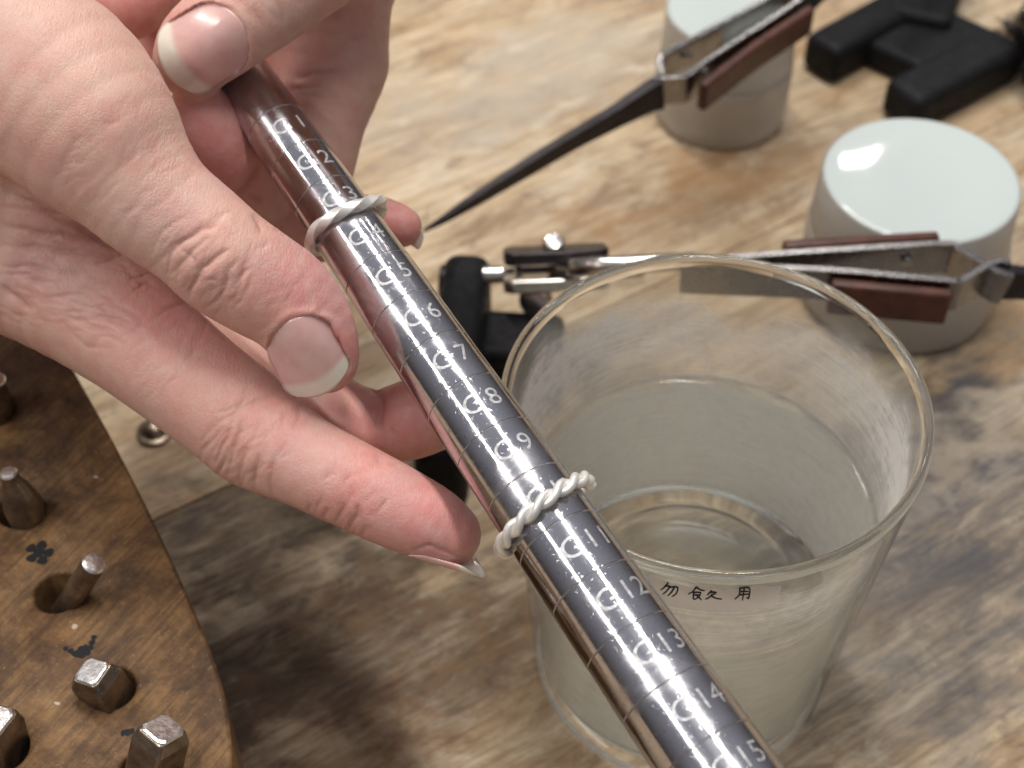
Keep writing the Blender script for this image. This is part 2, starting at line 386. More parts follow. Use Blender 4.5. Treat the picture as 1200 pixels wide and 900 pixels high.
# ------------------------------------------------------------------ ring mandrel
S5, S14 = at_d(445, 325, 273), at_d(783, 817, 231)
AX = unit(S14-S5); STEP = np.linalg.norm(S14-S5)/9
def m_pt(s): return S5+AX*s                       # s = mm from the G5 line towards the thick end
def m_r(s): return 6.62+(8.02-6.62)*s/(9*STEP)
N0 = CP-m_pt(40); N0 = unit(N0-AX*(N0@AX)); B0 = np.cross(N0, AX)
if B0@RT < 0: B0 = -B0
def m_surf(s, phi, h=0.): return m_pt(s)+(N0*math.cos(phi)+B0*math.sin(phi))*(m_r(s)+h)
S_END, S_FAR = -58.5, 150.0
def build_mandrel():
    n = 128; prof = []
    prof += [(m_r(S_END)-1.0, S_END), (m_r(S_END)-.35, S_END+.12), (m_r(S_END), S_END+.8)]
    marks = [S_k for S_k in (STEP*(g-5) for g in range(1, 20)) if S_END+2 < S_k < S_FAR-2]
    for s in marks:
        for ds, dr in ((-.16, 0), (-.07, -.11), (.07, -.11), (.16, 0)): prof.append((m_r(s)+dr, s+ds))
    prof += [(m_r(S_FAR), S_FAR), (m_r(S_FAR)-1, S_FAR+.6)]
    V = []; Fs = []
    for r, s in prof:
        for i in range(n):
            a = 2*math.pi*i/n; V.append(m_pt(s)+(N0*math.cos(a)+B0*math.sin(a))*r)
    for k in range(len(prof)-1):
        for i in range(n):
            j = (i+1) % n; Fs.append((k*n+i, k*n+j, (k+1)*n+j, (k+1)*n+i))
    Fs.append(tuple(range(n))[::-1]); Fs.append(tuple((len(prof)-1)*n+i for i in range(n)))
    o = mesh_obj('ring_mandrel', V, Fs, M['chrome'], origin=m_pt(S_FAR), angle=25); fix_normals(o)
    tag(o, 'polished steel ring sizing mandrel engraved with G sizes, held between two hands', 'mandrel')
    for s in marks:                                    # graduation lines: fine bands in the scored grooves
        V = []; Fs = []; nn = 96
        for i in range(nn):
            a = 2*math.pi*i/nn
            for ds in (-.075, .075): V.append(m_pt(s+ds)+(N0*math.cos(a)+B0*math.sin(a))*(m_r(s)-.07))
        for i in range(nn):
            j = (i+1) % nn; Fs.append((2*i, 2*j, 2*j+1, 2*i+1))
        mesh_obj('graduation_line', V, Fs, M['scored'], o)
    dg = bpy.context.evaluated_depsgraph_get()
    for g in range(1, 17):
        s0 = STEP*(g-5)+STEP*.56
        for txt, dx, size in (('G', -1.1, 5.1), (str(g), 3.4 if g < 10 else 3.0, 5.0)):
            cu = bpy.data.curves.new('t', 'FONT'); cu.body = txt; cu.size = size; cu.resolution_u = 4
            to = bpy.data.objects.new('t', cu); col.objects.link(to); dg.update()
            me = bpy.data.meshes.new_from_object(to.evaluated_get(dg)); bpy.data.objects.remove(to)
            bm = bmesh.new(); bm.from_mesh(me)
            bmesh.ops.triangulate(bm, faces=bm.faces); bmesh.ops.subdivide_edges(bm, edges=[e for e in bm.edges if e.calc_length() > .7], cuts=2)
            bmesh.ops.triangulate(bm, faces=bm.faces)
            V = []
            for v in bm.verts:
                x, y = v.co.x+dx, v.co.y
                s = s0-y+.9; V.append(m_surf(s, R(0)+x/m_r(s0)*1.02, .03))
            bm.verts.index_update(); Fs = [[v.index for v in f.verts] for f in bm.faces]; bm.free()
            mesh_obj('size_letter' if txt == 'G' else 'size_number', V, Fs, M['engraved'], o, smooth=False)
    return o
build_mandrel()

# ------------------------------------------------------------------ the two rings on the mandrel
def ring_frame(px1, px2, s, tilt):
    """plane through the mandrel at s, tilted in the image plane by tilt rad about N0."""
    vw = unit(CP-m_pt(s)); Ax = unit(AX-.5*(vw@AX)*N0); Ax = Ax*math.cos(tilt)+B0*math.sin(tilt); X = unit(N0-Ax*(N0@Ax)); Y = np.cross(Ax, X)
    if Y@RT < 0: Y = -Y
    return m_pt(s), unit(Ax), X, Y
def build_band_ring():
    s = -13.4; c, A, X, Y = ring_frame(0, 0, s, R(-3)); n = 220; rr = m_r(s)+.95; V = []; Fs = []
    sec = []
    for k in range(16):                                  # rounded oblong section with ridges
        a = 2*math.pi*k/16; ca, sa = math.cos(a), math.sin(a)
        sec.append((1.06*math.copysign(abs(ca)**.3, ca), 0.90*math.copysign(abs(sa)**.3, sa)))
    c = c+Y*.35
    for i in range(n):
        a = 2*math.pi*i/n; rad = X*math.cos(a)+Y*math.sin(a); tw = a*3.0+R(35)
        ext = 1+.0*math.sin(a)
        P = c+rad*(rr+.28*abs(math.sin(tw))) + A*.25*math.sin(3*a)
        U_, W_ = A*math.cos(tw)+rad*math.sin(tw), -A*math.sin(tw)+rad*math.cos(tw)
        for p, q_ in sec: V.append(P+U_*p*.92+W_*q_)
    m = len(sec)
    for i in range(n):
        j = (i+1) % n
        for k in range(m):
            l = (k+1) % m; Fs.append((i*m+k, j*m+k, j*m+l, i*m+l))
    o = mesh_obj('twisted_band_ring', V, Fs, M['silver'], angle=28); fix_normals(o)
    tag(o, 'matte white silver ring of one twisted square wire, nearest the narrow mandrel end', 'ring')
def build_rope_ring():
    s = 55.6; c, A, X, Y = ring_frame(0, 0, s, R(5)); rr = m_r(s)+1.45; c = c+Y*.2
    o = thing('twisted_wire_ring', c, 'white silver ring of two wires twisted like rope, beside size G10 on the mandrel', 'ring')
    for ph in (0, math.pi):
        path = []
        for i in range(300):
            u = i/299; a = R(112)-u*R(344); tw = u*2*math.pi*7.4+ph+.5
            rad = X*math.cos(a)+Y*math.sin(a)
            flare = .7*max(0, (.03-u)/.03)+.2*max(0, (u-.97)/.03)
            path.append(c+rad*(rr+.48*math.cos(tw)+flare)+A*(.68*math.sin(tw)))
        mesh_obj('wire', *tube(path, .72, 12), M['silver'], o)
build_band_ring(); build_rope_ring()

# ------------------------------------------------------------------ hands: signed distance fields -> surface nets
def seg_dist(P, a, b, ra, rb, flat=None, s=1.):
    ba = b-a; t = np.clip(((P-a)@ba)/(ba@ba), 0, 1).astype(np.float32)
    d = P-a-t[:, None]*ba
    if flat is not None: d = d+(1/s-1)*(d@flat)[:, None]*flat
    return np.sqrt(np.einsum('ij,ij->i', d, d))-(ra+(rb-ra)*t)
class Chain:
    def __init__(s, joints, sub=3, flat=None, squash=1., k=0., cid=0):
        """joints (px, py, depth mm, radius px)"""
        J = np.array([np.r_[at_d(x, y, d), r*d/FPX] for x, y, d, r in joints]); J = spline(J, sub)
        s.P = J[:, :3].astype(np.float32); s.r = J[:, 3].astype(np.float32); s.k = k; s.cid = cid
        s.flat = None if flat is None else unit(flat).astype(np.float32); s.squash = squash
    def d(s, P):
        o = np.full(len(P), 1e3, np.float32)
        lo_, hi_ = P.min(0), P.max(0); cen = (lo_+hi_)/2; rad = np.linalg.norm(hi_-lo_)/2
        dd = [np.linalg.norm(cen-(s.P[i]+s.P[i+1])/2)-max(s.r[i], s.r[i+1]) for i in range(len(s.P)-1)]; lim = min(dd)+2*rad+5
        for i in range(len(s.P)-1):
            if dd[i] > lim: continue
            np.minimum(o, seg_dist(P, s.P[i], s.P[i+1], s.r[i], s.r[i+1], s.flat, s.squash), out=o)
        return o
def smin(a, b, k):
    if k <= 0: return np.minimum(a, b)
    h = np.maximum(k-np.abs(a-b), 0)/k; return np.minimum(a, b)-h*h*h*k/6
def field_from(chains, ds):
    d = None
    for c, e in zip(chains, ds): d = e if d is None else smin(d, e, c.k)
    return d
def surface_nets(chains, h):
    lo = np.min([(c.P-c.r[:, None]).min(0) for c in chains], 0)-4; hi = np.max([(c.P+c.r[:, None]).max(0) for c in chains], 0)+4
    B = 8; nb = np.ceil((hi-lo)/(h*B)).astype(int); N = nb*B
    ctr = [lo[i]+(np.arange(nb[i])+.5)*B*h for i in range(3)]
    G = np.stack(np.meshgrid(*ctr, indexing='ij'), -1).reshape(-1, 3).astype(np.float32)
    cd_ = np.stack([c.d(G) for c in chains]); dc = field_from(chains, cd_); val = np.repeat(np.repeat(np.repeat(dc.reshape(nb), B, 0), B, 1), B, 2)
    near = np.where(np.abs(dc) < h*B*1.2)[0]; bi = np.stack(np.unravel_index(near, nb), -1); od = np.lexsort((bi//4).T); near = near[od]; bi = bi[od]
    loc = np.stack(np.meshgrid(*[np.arange(B)]*3, indexing='ij'), -1).reshape(-1, 3)
    cdn = cd_[:, near]; mn = cdn.min(0)
    for q in range(0, len(bi), 64):
        I = (bi[q:q+64, None, :]*B+loc[None]).reshape(-1, 3); P = (lo+(I+.5)*h).astype(np.float32); ds = []
        for ci, c in enumerate(chains):                       # only the chains that can matter in each block
            use = cdn[ci, q:q+64] < mn[q:q+64]+h*B*2.6+max(c2.k for c2 in chains); um = np.repeat(use, B**3)
            dd = np.full(len(P), 1e3, np.float32)
            if um.any(): dd[um] = c.d(P[um])
            ds.append(dd)
        val[I[:, 0], I[:, 1], I[:, 2]] = field_from(chains, ds)
    S = val < 0; n = np.array(val.shape)-1
    acc = np.zeros((*n, 3), np.float32); cnt = np.zeros(n, np.uint8)
    corners = [(a, b, c) for a in (0, 1) for b in (0, 1) for c in (0, 1)]
    sl = lambda c: tuple(slice(c[i], c[i]+n[i]) for i in range(3))
    for c in corners:
        for ax in range(3):
            if c[ax]: continue
            e = list(c); e[ax] = 1; cr = S[sl(c)] != S[sl(e)]; ii = np.where(cr)
            if not len(ii[0]): continue
            v0 = val[sl(c)][ii]; v1 = val[sl(e)][ii]; t = v0/(v0-v1)
            p = np.tile(np.array(c, np.float32), (len(t), 1)); p[:, ax] = t
            acc[ii] += p; cnt[ii] += 1
    cells = np.where(cnt > 0); idx = np.full(n, -1, np.int64); idx[cells] = np.arange(len(cells[0]))
    V = lo+(np.stack(cells, -1)+acc[cells]/cnt[cells][:, None]+.5)*h
    quads = []
    for ax in range(3):
        u, v = (ax+1) % 3, (ax+2) % 3
        a = [slice(None)]*3; b = [slice(None)]*3; a[ax] = slice(0, -1); b[ax] = slice(1, None)
        A_, B_ = S[tuple(a)], S[tuple(b)]; ii = np.stack(np.where(A_ != B_), -1)
        ok = (ii[:, u] > 0) & (ii[:, v] > 0) & (ii[:, u] < n[u]) & (ii[:, v] < n[v]); ii = ii[ok]; ins = A_[tuple(ii.T)]
        def cell(du, dv):
            j = ii.copy(); j[:, u] += du; j[:, v] += dv; return idx[tuple(j.T)]
        Q = np.stack([cell(-1, -1), cell(0, -1), cell(0, 0), cell(-1, 0)], -1); Q[~ins] = Q[~ins][:, ::-1]; quads.append(Q)
    return V, np.vstack(quads)
def poly_dist(px, py, line):
    line = np.asarray(line, float); best = np.full(len(px), 1e9); par = np.zeros(len(px)); n = len(line)-1
    for i, (a, b) in enumerate(zip(line[:-1], line[1:])):
        ab = b-a; t = np.clip(((px-a[0])*ab[0]+(py-a[1])*ab[1])/max(ab@ab, 1e-9), 0, 1)
        d = np.hypot(px-a[0]-t*ab[0], py-a[1]-t*ab[1]); w_ = d < best; best[w_] = d[w_]; par[w_] = (i+t[w_])/n
    return best, par
def jitter(line, amt=1.3):
    L = spline(line, 6); ph = rng.uniform(0, 6, 4); t = np.linspace(0, 1, len(L))*np.linalg.norm(L[-1]-L[0])
    d = unit(L[-1]-L[0]); n = np.array([-d[1], d[0]])
    return L+n*(amt*(np.sin(t/7+ph[0])+.7*np.sin(t/3.4+ph[1])))[:, None]*.6
def wrinkles(ids, c, axis, along, across, count, length, depth, width, bend=.15):
    """a family of fine transverse folds round c (pixels); axis = direction of the digit."""
    ax = unit(axis); sd = np.array([-ax[1], ax[0]]); out = []
    for _ in range(count):
        o = np.array(c)+ax*rng.uniform(-along, along)+sd*rng.uniform(-across, across); L = length*rng.uniform(.5, 1.25); an = rng.normal(0, .22); d = sd*math.cos(an)+ax*math.sin(an)
        out.append((ids, [o-d*L/2, o+ax*L*bend*rng.uniform(-1, 1), o+d*L/2], depth*rng.uniform(.4, 1.1), width*rng.uniform(.7, 1.2)))
    return out
def build_hand(name, chains, h, creases, red, label, bumps=()):
    V, Q = surface_nets(chains, h)
    E = np.unique(np.sort(np.vstack([Q[:, [0, 1]], Q[:, [1, 2]], Q[:, [2, 3]], Q[:, [3, 0]]]), 1), axis=0)
    for lam in (.5, .5, .4):                               # light smoothing
        acc = np.zeros_like(V); c = np.zeros(len(V)); np.add.at(acc, E[:, 0], V[E[:, 1]]); np.add.at(acc, E[:, 1], V[E[:, 0]]); np.add.at(c, E.ravel(), 1)
        V = V+lam*(acc/c[:, None]-V)
    fn = np.cross(V[Q[:, 2]]-V[Q[:, 0]], V[Q[:, 3]]-V[Q[:, 1]]); VN = np.zeros_like(V)
    for k in range(4): np.add.at(VN, Q[:, k], fn)
    VN /= np.linalg.norm(VN, axis=1)[:, None]+1e-9
    ds = np.stack([c.d(V.astype(np.float32)) for c in chains]); cid = np.array([c.cid for c in chains])[ds.argmin(0)]
    px, py, dep = project(V); face = np.einsum('ij,ij->i', CP-V, VN)/np.linalg.norm(CP-V, axis=1)
    cr = np.zeros(len(V)); disp = np.zeros(len(V))
    for ids, line, depth, width in creases:
        L_ = jitter(line) if width < 1.5 else spline(line, 5); mg = 30 if width < 1.5 else 140
        ok = np.isin(cid, ids) & (face > .05) & (px > L_[:, 0].min()-mg) & (px < L_[:, 0].max()+mg) & (py > L_[:, 1].min()-mg) & (py < L_[:, 1].max()+mg)
        d, par = poly_dist(px[ok], py[ok], L_); d = d*dep[ok]/FPX; tp = np.clip(np.sin(np.pi*np.clip(par, .001, .999)), 0, 1)**.6
        wd_ = width if width > 1.5 else width*.6; g = tp*(np.exp(-(d/wd_)**2)+(.45*np.exp(-(d/(wd_*2.8))**2) if width <= 1.5 else 0))
        disp[ok] += -depth*.62*g; cr[ok] = np.maximum(cr[ok], np.clip(g, 0, 1)*min(1, depth/.5)*(1 if width < 1.5 else 0))
    for ids, (bx, by), rad, amt in bumps:
        ok = np.isin(cid, ids) & (face > -.2); disp[ok] += amt*np.exp(-(((px[ok]-bx)**2+(py[ok]-by)**2)/rad**2))
    q3 = V/9.0; und = np.zeros(len(V))                     # soft unevenness under the skin
    for _ in range(10):
        k3 = rng.normal(0, 1, 3)*rng.uniform(.6, 2.4); und += np.sin(q3@k3+rng.uniform(0, 6))/np.linalg.norm(k3)
    disp += .07*und
    V = V+VN*disp[:, None]
    rd = np.zeros(len(V))
    for ids, (bx, by), rad, amt in red:
        ok = np.isin(cid, ids); rd[ok] = np.maximum(rd[ok], amt*np.exp(-(((px[ok]-bx)**2+(py[ok]-by)**2)/rad**2)))
    o = mesh_obj(name, V, Q, M['skin'], origin=V.mean(0))
    for nm, arr in (('redness', rd), ('crease', cr), ('digit', cid.astype(float))):
        a = o.data.attributes.new(nm, 'FLOAT', 'POINT'); a.data.foreach_set('value', arr.astype(np.float32))
    tag(o, label, 'hand')
    return o, V, Q
def nail_on(parent, V, Q, base, tip, half_w, free_from, lift=.35, over=0., squash=1.):
    """nail seen from above: outline in pixels, base centre -> tip centre, laid on a quadric fitted to the skin."""
    bvh = BVHTree.FromPolygons([tuple(v) for v in V], [tuple(q) for q in Q])
    base = np.array(base, float); tip = np.array(tip, float); ax = tip-base; L = np.linalg.norm(ax); ax /= L; sd = np.array([-ax[1], ax[0]])
    nu, nv = 25, 31; pts = []; fr = []; lift = .12; CURV = .8
    wprof = lambda v: half_w*np.sqrt(np.maximum(0, 1-(np.maximum(0, .32-v)/.41)**2.6))*np.sqrt(np.maximum(0, 1-(np.maximum(0, v-.70)/.40)**2.8))
    for j in range(nv):
        v = j/(nv-1)
        wv = float(wprof(v))
        for i in range(nu):
            u = -1+2*i/(nu-1); vv = v
            along = L*(v+(-.12*(1-u*u)*(1-v)**2)+(.14*(1-u*u)-.07)*v**3)
            pts.append(base+ax*along+sd*u*wv); fr.append((v+.10*u*u-free_from)*13)
    pts = np.array(pts); X, Y, D = [], [], []
    for p in pts:
        r = ray(*p); hit = bvh.ray_cast(Vector(CP), Vector(r))
        if hit[0] is not None:
            d = (np.array(hit[0])-CP)@FW
            X.append(p[0]); Y.append(p[1]); D.append(d)
    X, Y, D = map(np.array, (X, Y, D)); m = np.median(D); ok = np.abs(D-m) < 8; c0 = pts.mean(0)
    def basis(x, y): x = (x-c0[0])/60; y = (y-c0[1])/60; return np.stack([np.ones_like(x), x, y, x*x, x*y, y*y], -1)
    for _ in range(3):
        co = np.linalg.lstsq(basis(X[ok], Y[ok]), D[ok], rcond=None)[0]; res = np.abs(basis(X, Y)@co-D); ok = res < max(.35, np.percentile(res, 80))
    uu = (((pts-base)@sd)/half_w); dd = basis(pts[:, 0], pts[:, 1])@co-lift+CURV*uu**2
    P = [at_d(p[0], p[1], d) for p, d in zip(pts, dd)]
    me = parent.data; W0 = np.array(world_loc(parent)); cov = np.empty(len(me.vertices)*3); me.vertices.foreach_get('co', cov); cov = cov.reshape(-1, 3); wv_ = (cov+W0)*1000
    x, y, d_ = project(wv_); al = ((x-base[0])*ax[0]+(y-base[1])*ax[1])/L; sdv = ((x-base[0])*sd[0]+(y-base[1])*sd[1])/half_w
    cidv = np.empty(len(me.vertices), np.float32); me.attributes['digit'].data.foreach_get('value', cidv)
    u_ = sdv*half_w/np.maximum(wprof(np.clip(al, 0, 1)), 1); tgt = basis(x, y)@co-lift+.22+CURV*np.minimum(sdv**2, 1.3)
    b0 = -.12*(1-np.clip(u_, -1, 1)**2); okv = (cidv == 1) & (np.abs(d_-tgt) < 4)
    out = np.maximum((np.abs(u_)-1)*half_w, (b0-al)*L)          # pixels outside the plate (sides and root)
    inn = okv & (out < 0) & (al < 1.2) & (d_ < tgt); q_ = wv_-CP; nd = d_.copy(); nd[inn] = tgt[inn]
    rim_ = okv & (out >= -1) & (out < 22) & (al < .86); nd[rim_] -= .34*np.exp(-((out[rim_]-5)/6.0)**2)*np.clip((.86-al[rim_])/.25, 0, 1)
    wv_ = CP+q_*(nd/d_)[:, None]; me.vertices.foreach_set('co', ((wv_*.001)-W0).ravel()); me.update()
    Fs = [(j*nu+i, j*nu+i+1, (j+1)*nu+i+1, (j+1)*nu+i) for j in range(nv-1) for i in range(nu-1)]
    return nail_mesh(parent, P, Fs, fr)
def nail_mesh(parent, P, Fs, fr, th=.35):
    o = mesh_obj('fingernail', P, Fs, M['nail'], parent)
    a = o.data.attributes.new('free', 'FLOAT', 'POINT'); a.data.foreach_set('value', np.clip(fr, 0, 1).astype(np.float32))
    s = o.modifiers.new('s', 'SOLIDIFY'); s.thickness = th*.001; s.offset = -1
    return o
def nail_edge(parent, b, t, wdir, ndir, half_w, curl, free_from):
    """nail placed by its own frame: base b, tip t in mm."""
    nu, nv = 17, 21; P = []; fr = []; b, t = np.asarray(b), np.asarray(t); wdir, ndir = unit(wdir), unit(ndir)
    for j in range(nv):
        v = j/(nv-1); wv = half_w*(1-max(0, .25-v)**2*7)*(1-max(0, v-.65)**2*4.5)
        for i in range(nu):
            u = -1+2*i/(nu-1); P.append(b+(t-b)*(v+.12*(1-u*u)*v**3)+wdir*u*wv-ndir*curl*(u*u*(wv/half_w)**2+.18*v*v)); fr.append((v+.08*u*u-free_from)*13)
    Fs = [(j*nu+i, j*nu+i+1, (j+1)*nu+i+1, (j+1)*nu+i) for j in range(nv-1) for i in range(nu-1)]
    return nail_mesh(parent, P, Fs, fr)

def build_hand_a():
    ch = [
        Chain([(-150, 40, 268, 135), (-40, 60, 266, 125), (50, 100, 264, 116), (104, 152, 262, 101), (143, 196, 262, 82), (182, 238, 262, 71), (228, 273, 262, 66), (262, 304, 262, 66), (300, 330, 263, 64), (335, 352, 264, 60), (362, 385, 265, 53), (376, 412, 266, 44), (382, 424, 266.5, 36)], k=0, cid=1, flat=FW, squash=.92),
        Chain([(-220, 180, 292, 140), (-80, 240, 292, 118), (20, 297, 288, 96), (90, 345, 284, 80), (160, 396, 280, 71), (230, 452, 276, 66), (275, 487, 274, 65), (305, 512, 273, 63), (357, 541, 270, 54), (412, 568, 267, 51), (470, 597, 265, 48), (505, 613, 264, 43), (527, 626, 264, 37)], k=7, cid=2),
        Chain([(-220, 120, 300, 170), (-60, 160, 292, 150), (60, 225, 284, 90)], k=9, cid=3),
        Chain([(-60, 260, 312, 80), (90, 300, 306, 56), (200, 352, 300, 50), (300, 420, 293, 50), (385, 482, 287, 47), (420, 497, 284, 45), (446, 500, 283, 42), (480, 492, 282, 46), (515, 482, 281, 43), (532, 478, 281, 36)], k=5, cid=4),
        Chain([(-60, 200, 318, 80), (120, 230, 318, 52), (260, 268, 318, 46), (370, 268, 312, 40), (430, 262, 304, 34), (455, 263, 301, 29), (470, 266, 300, 24)], k=5, cid=5),
    ]
    T, I, W, Mi = [1], [2], [2, 3], [4]
    creases = wrinkles(T, (242, 300), (.77, .64), 52, 44, 46, 34, .2, .36)+wrinkles(T, (310, 340), (.77, .64), 40, 40, 22, 26, .1, .34)+wrinkles(T, (150, 200), (.7, .7), 70, 70, 46, 46, .09, .45)\
        +wrinkles(I, (286, 520), (.8, .6), 46, 46, 46, 36, .2, .36)+wrinkles(I, (410, 590), (.88, .48), 40, 30, 26, 26, .16, .34)+wrinkles(W, (80, 330), (.35, -1), 60, 90, 80, 60, .2, .5)+wrinkles(W, (180, 400), (.8, .6), 60, 50, 36, 44, .12, .42)+[
        # thumb knuckle folds
        (T, [(196, 322), (200, 300), (213, 284), (232, 272), (250, 266)], .55, .5), (T, [(206, 335), (212, 312), (228, 292), (250, 277)], .35, .4),
        (T, [(222, 352), (224, 336), (236, 318), (252, 302), (268, 290)], .75, .55), (T, [(236, 362), (252, 354), (262, 340), (268, 318), (282, 302)], .5, .45),
        (T, [(276, 358), (290, 338), (296, 318)], .3, .4), (T, [(236, 336), (246, 326), (254, 330), (252, 346)], .25, .35), (T, [(212, 292), (228, 304), (234, 318)], .25, .35),
        (T, [(262, 366), (276, 346), (284, 322), (290, 306)], .28, .4), (T, [(180, 300), (184, 280), (200, 264), (220, 254)], .22, .45), (T, [(250, 285), (240, 300), (246, 316)], .2, .3),
        (T, [(297, 250), (303, 262), (306, 275)], .4, .6), (T, [(322, 266), (328, 272)], .3, .5),
        # thumb base tendon hollows
        (T, [(0, 160), (30, 180), (60, 205), (90, 232)], .8, 3.5), (T, [(0, 120), (60, 155), (110, 215)], .35, 3.0),
        # web of thumb
        (W, [(0, 218), (30, 236), (80, 262), (136, 288), (150, 300)], 1.0, .9), (W, [(0, 240), (40, 248), (95, 255)], .35, .7), (W, [(0, 262), (40, 272), (90, 278), (140, 284)], .7, 1.0),
        (W, [(0, 287), (50, 291), (110, 297), (150, 302)], .55, .9), (W, [(112, 308), (130, 302), (146, 298)], .5, .5), (W, [(0, 335), (18, 350), (40, 364)], .8, .9),
        (W, [(148, 328), (164, 322), (180, 322)], .4, .4), (W, [(150, 345), (170, 332), (186, 336)], .35, .5), (W, [(180, 375), (205, 358), (228, 360)], .35, .6),
        (W, [(20, 310), (70, 318), (120, 316)], .3, .8), (W, [(40, 350), (100, 345), (150, 352)], .22, .7), (W, [(60, 380), (120, 372), (170, 384)], .2, .7),
        # index second knuckle
        (I, [(252, 545), (262, 520), (272, 500)], .5, .5), (I, [(264, 560), (272, 535), (280, 510), (284, 490)], .5, .55), (I, [(280, 566), (284, 545), (290, 522)], .4, .5),
        (I, [(298, 572), (300, 552), (304, 530)], .4, .45), (I, [(240, 530), (252, 512), (262, 498)], .35, .45), (I, [(318, 582), (318, 562), (320, 540)], .3, .45), (I, [(232, 520), (262, 492), (300, 470), (330, 462)], .25, .7),
        # index last joint
        (I, [(392, 614), (400, 600), (406, 590)], .45, .5), (I, [(408, 622), (416, 606), (420, 590)], .5, .5), (I, [(378, 608), (384, 594)], .35, .45), (I, [(424, 628), (430, 614)], .3, .4), (I, [(360, 600), (364, 588)], .3, .4),
        (I, [(346, 476), (350, 490), (342, 505)], .25, .7), (I, [(440, 532), (446, 548)], .2, .8),
        # nail fold on the index
        (I, [(478, 646), (500, 640), (520, 645), (545, 655)], .45, .45),
        # middle finger joint
        (Mi, [(438, 452), (446, 470), (444, 490), (448, 505)], 1.3, 1.1), (Mi, [(456, 500), (470, 510)], .3, .7),
        ]
    red = [(T, (360, 330), 85, .85), (T, (400, 390), 60, .9), (I, (510, 600), 95, 1.0), (I, (430, 570), 90, .85), (W, (200, 360), 75, .8), (I, (330, 500), 80, .6), (I, (240, 440), 90, .4), (T, (250, 320), 60, .35), (W, (40, 330), 80, .35), (Mi, (460, 490), 120, .9), ([5], (460, 260), 90, 1.0), (W, (110, 290), 45, .35), (T, (60, 60), 60, .15), (I, (380, 540), 60, .5), (T, (20, 170), 70, .3)]
    bumps = [(T, (140, 120), 60, .6), (I, (290, 520), 40, .5), (T, (240, 310), 40, .6), (Mi, (480, 490), 34, .8)]
    o, V, Q = build_hand('hand', ch, .40, creases, red, 'hand pinching the mandrel with its thumb, index finger stretched out below', bumps)
    nail_on(o, V, Q, (343, 384), (380, 456), 42, .76, .30)
    b, t = at_d(478, 648, 264), at_d(559, 675, 263)
    nail_edge(o, b, t, unit(FW*.9+UP*.35), unit(-UP*.9-FW*.35+RT*-.3), 4.8, 2.7, .70)
    nail_edge(o, at_d(472, 256, 298), at_d(494, 269, 299.5), unit(UP*.75+RT*-.35-FW*.5), unit(FW*-.3+UP*.6+RT*.7), 4.0, 1.6, .55)
def build_hand_b():
    ch = [
        Chain([(440, -190, 285, 120), (400, -90, 286, 76), (345, -30, 286, 60), (300, 6, 286, 57), (262, 34, 286, 55), (236, 54, 287, 51), (222, 70, 287.5, 43)], k=0, cid=1, flat=FW, squash=.9),
        Chain([(420, -260, 318, 150), (400, -120, 318, 105), (392, -20, 316, 72), (391, 40, 314, 64), (388, 90, 312, 60), (376, 140, 312, 53), (366, 190, 312, 50), (356, 225, 314, 47), (335, 246, 315, 44), (312, 240, 311, 41), (290, 214, 305, 38), (264, 178, 298, 45), (247, 152, 296, 45), (234, 136, 296, 39)], k=6, cid=2),
        Chain([(440, -190, 300, 130), (385, -60, 306, 72), (345, 20, 312, 48), (322, 60, 318, 40)], k=9, cid=3),
        Chain([(330, -120, 345, 90), (250, -20, 346, 60), (190, 30, 344, 46), (196, 62, 342, 40)], k=5, cid=4),
        Chain([(400, -200, 335, 120), (330, -60, 338, 60), (230, -20, 336, 52), (170, -14, 326, 50), (148, 2, 320, 46)], k=5, cid=4),
    ]
    creases = [
        *wrinkles([2], (385, 110), (-.1, 1), 90, 50, 34, 44, .1, .45), *wrinkles([2], (262, 172), (.6, .75), 40, 30, 20, 26, .1, .36), *wrinkles([1], (300, 20), (.8, -.55), 40, 40, 26, 30, .14, .4),
        ([2], [(306, 192), (298, 208), (288, 222), (272, 232)], 1.0, .8), ([2], [(290, 226), (300, 234), (310, 236)], .6, .6), ([2], [(345, 92), (372, 86), (398, 82)], .55, .8), ([2], [(340, 106), (360, 103), (378, 98)], .4, .6), ([2], [(432, 110), (446, 96), (452, 80)], .3, .8),
        ([2], [(380, 70), (405, 50), (430, 40)], .25, .9),
        ([1], [(320, -6), (330, 12), (332, 30)], .3, .6), ([1], [(345, -10), (352, 8)], .25, .6), ([1], [(296, 8), (306, 26)], .2, .6)]
    red = [([2], (250, 160), 90, .95), ([1], (200, 30), 60, .5), ([4], (150, 0), 120, 1.0), ([3], (330, 50), 60, .8), ([2], (345, 85), 50, .6), ([2], (420, 20), 60, .3)]
    o, V, Q = build_hand('hand', ch, .5, creases, red, 'hand pressing its thumb on the narrow end of the mandrel, index finger curled beneath', [([2], (448, 80), 26, .7)])
    nail_on(o, V, Q, (275, 33), (198, 81), 47, .74, .30)
build_hand_a(); build_hand_b()

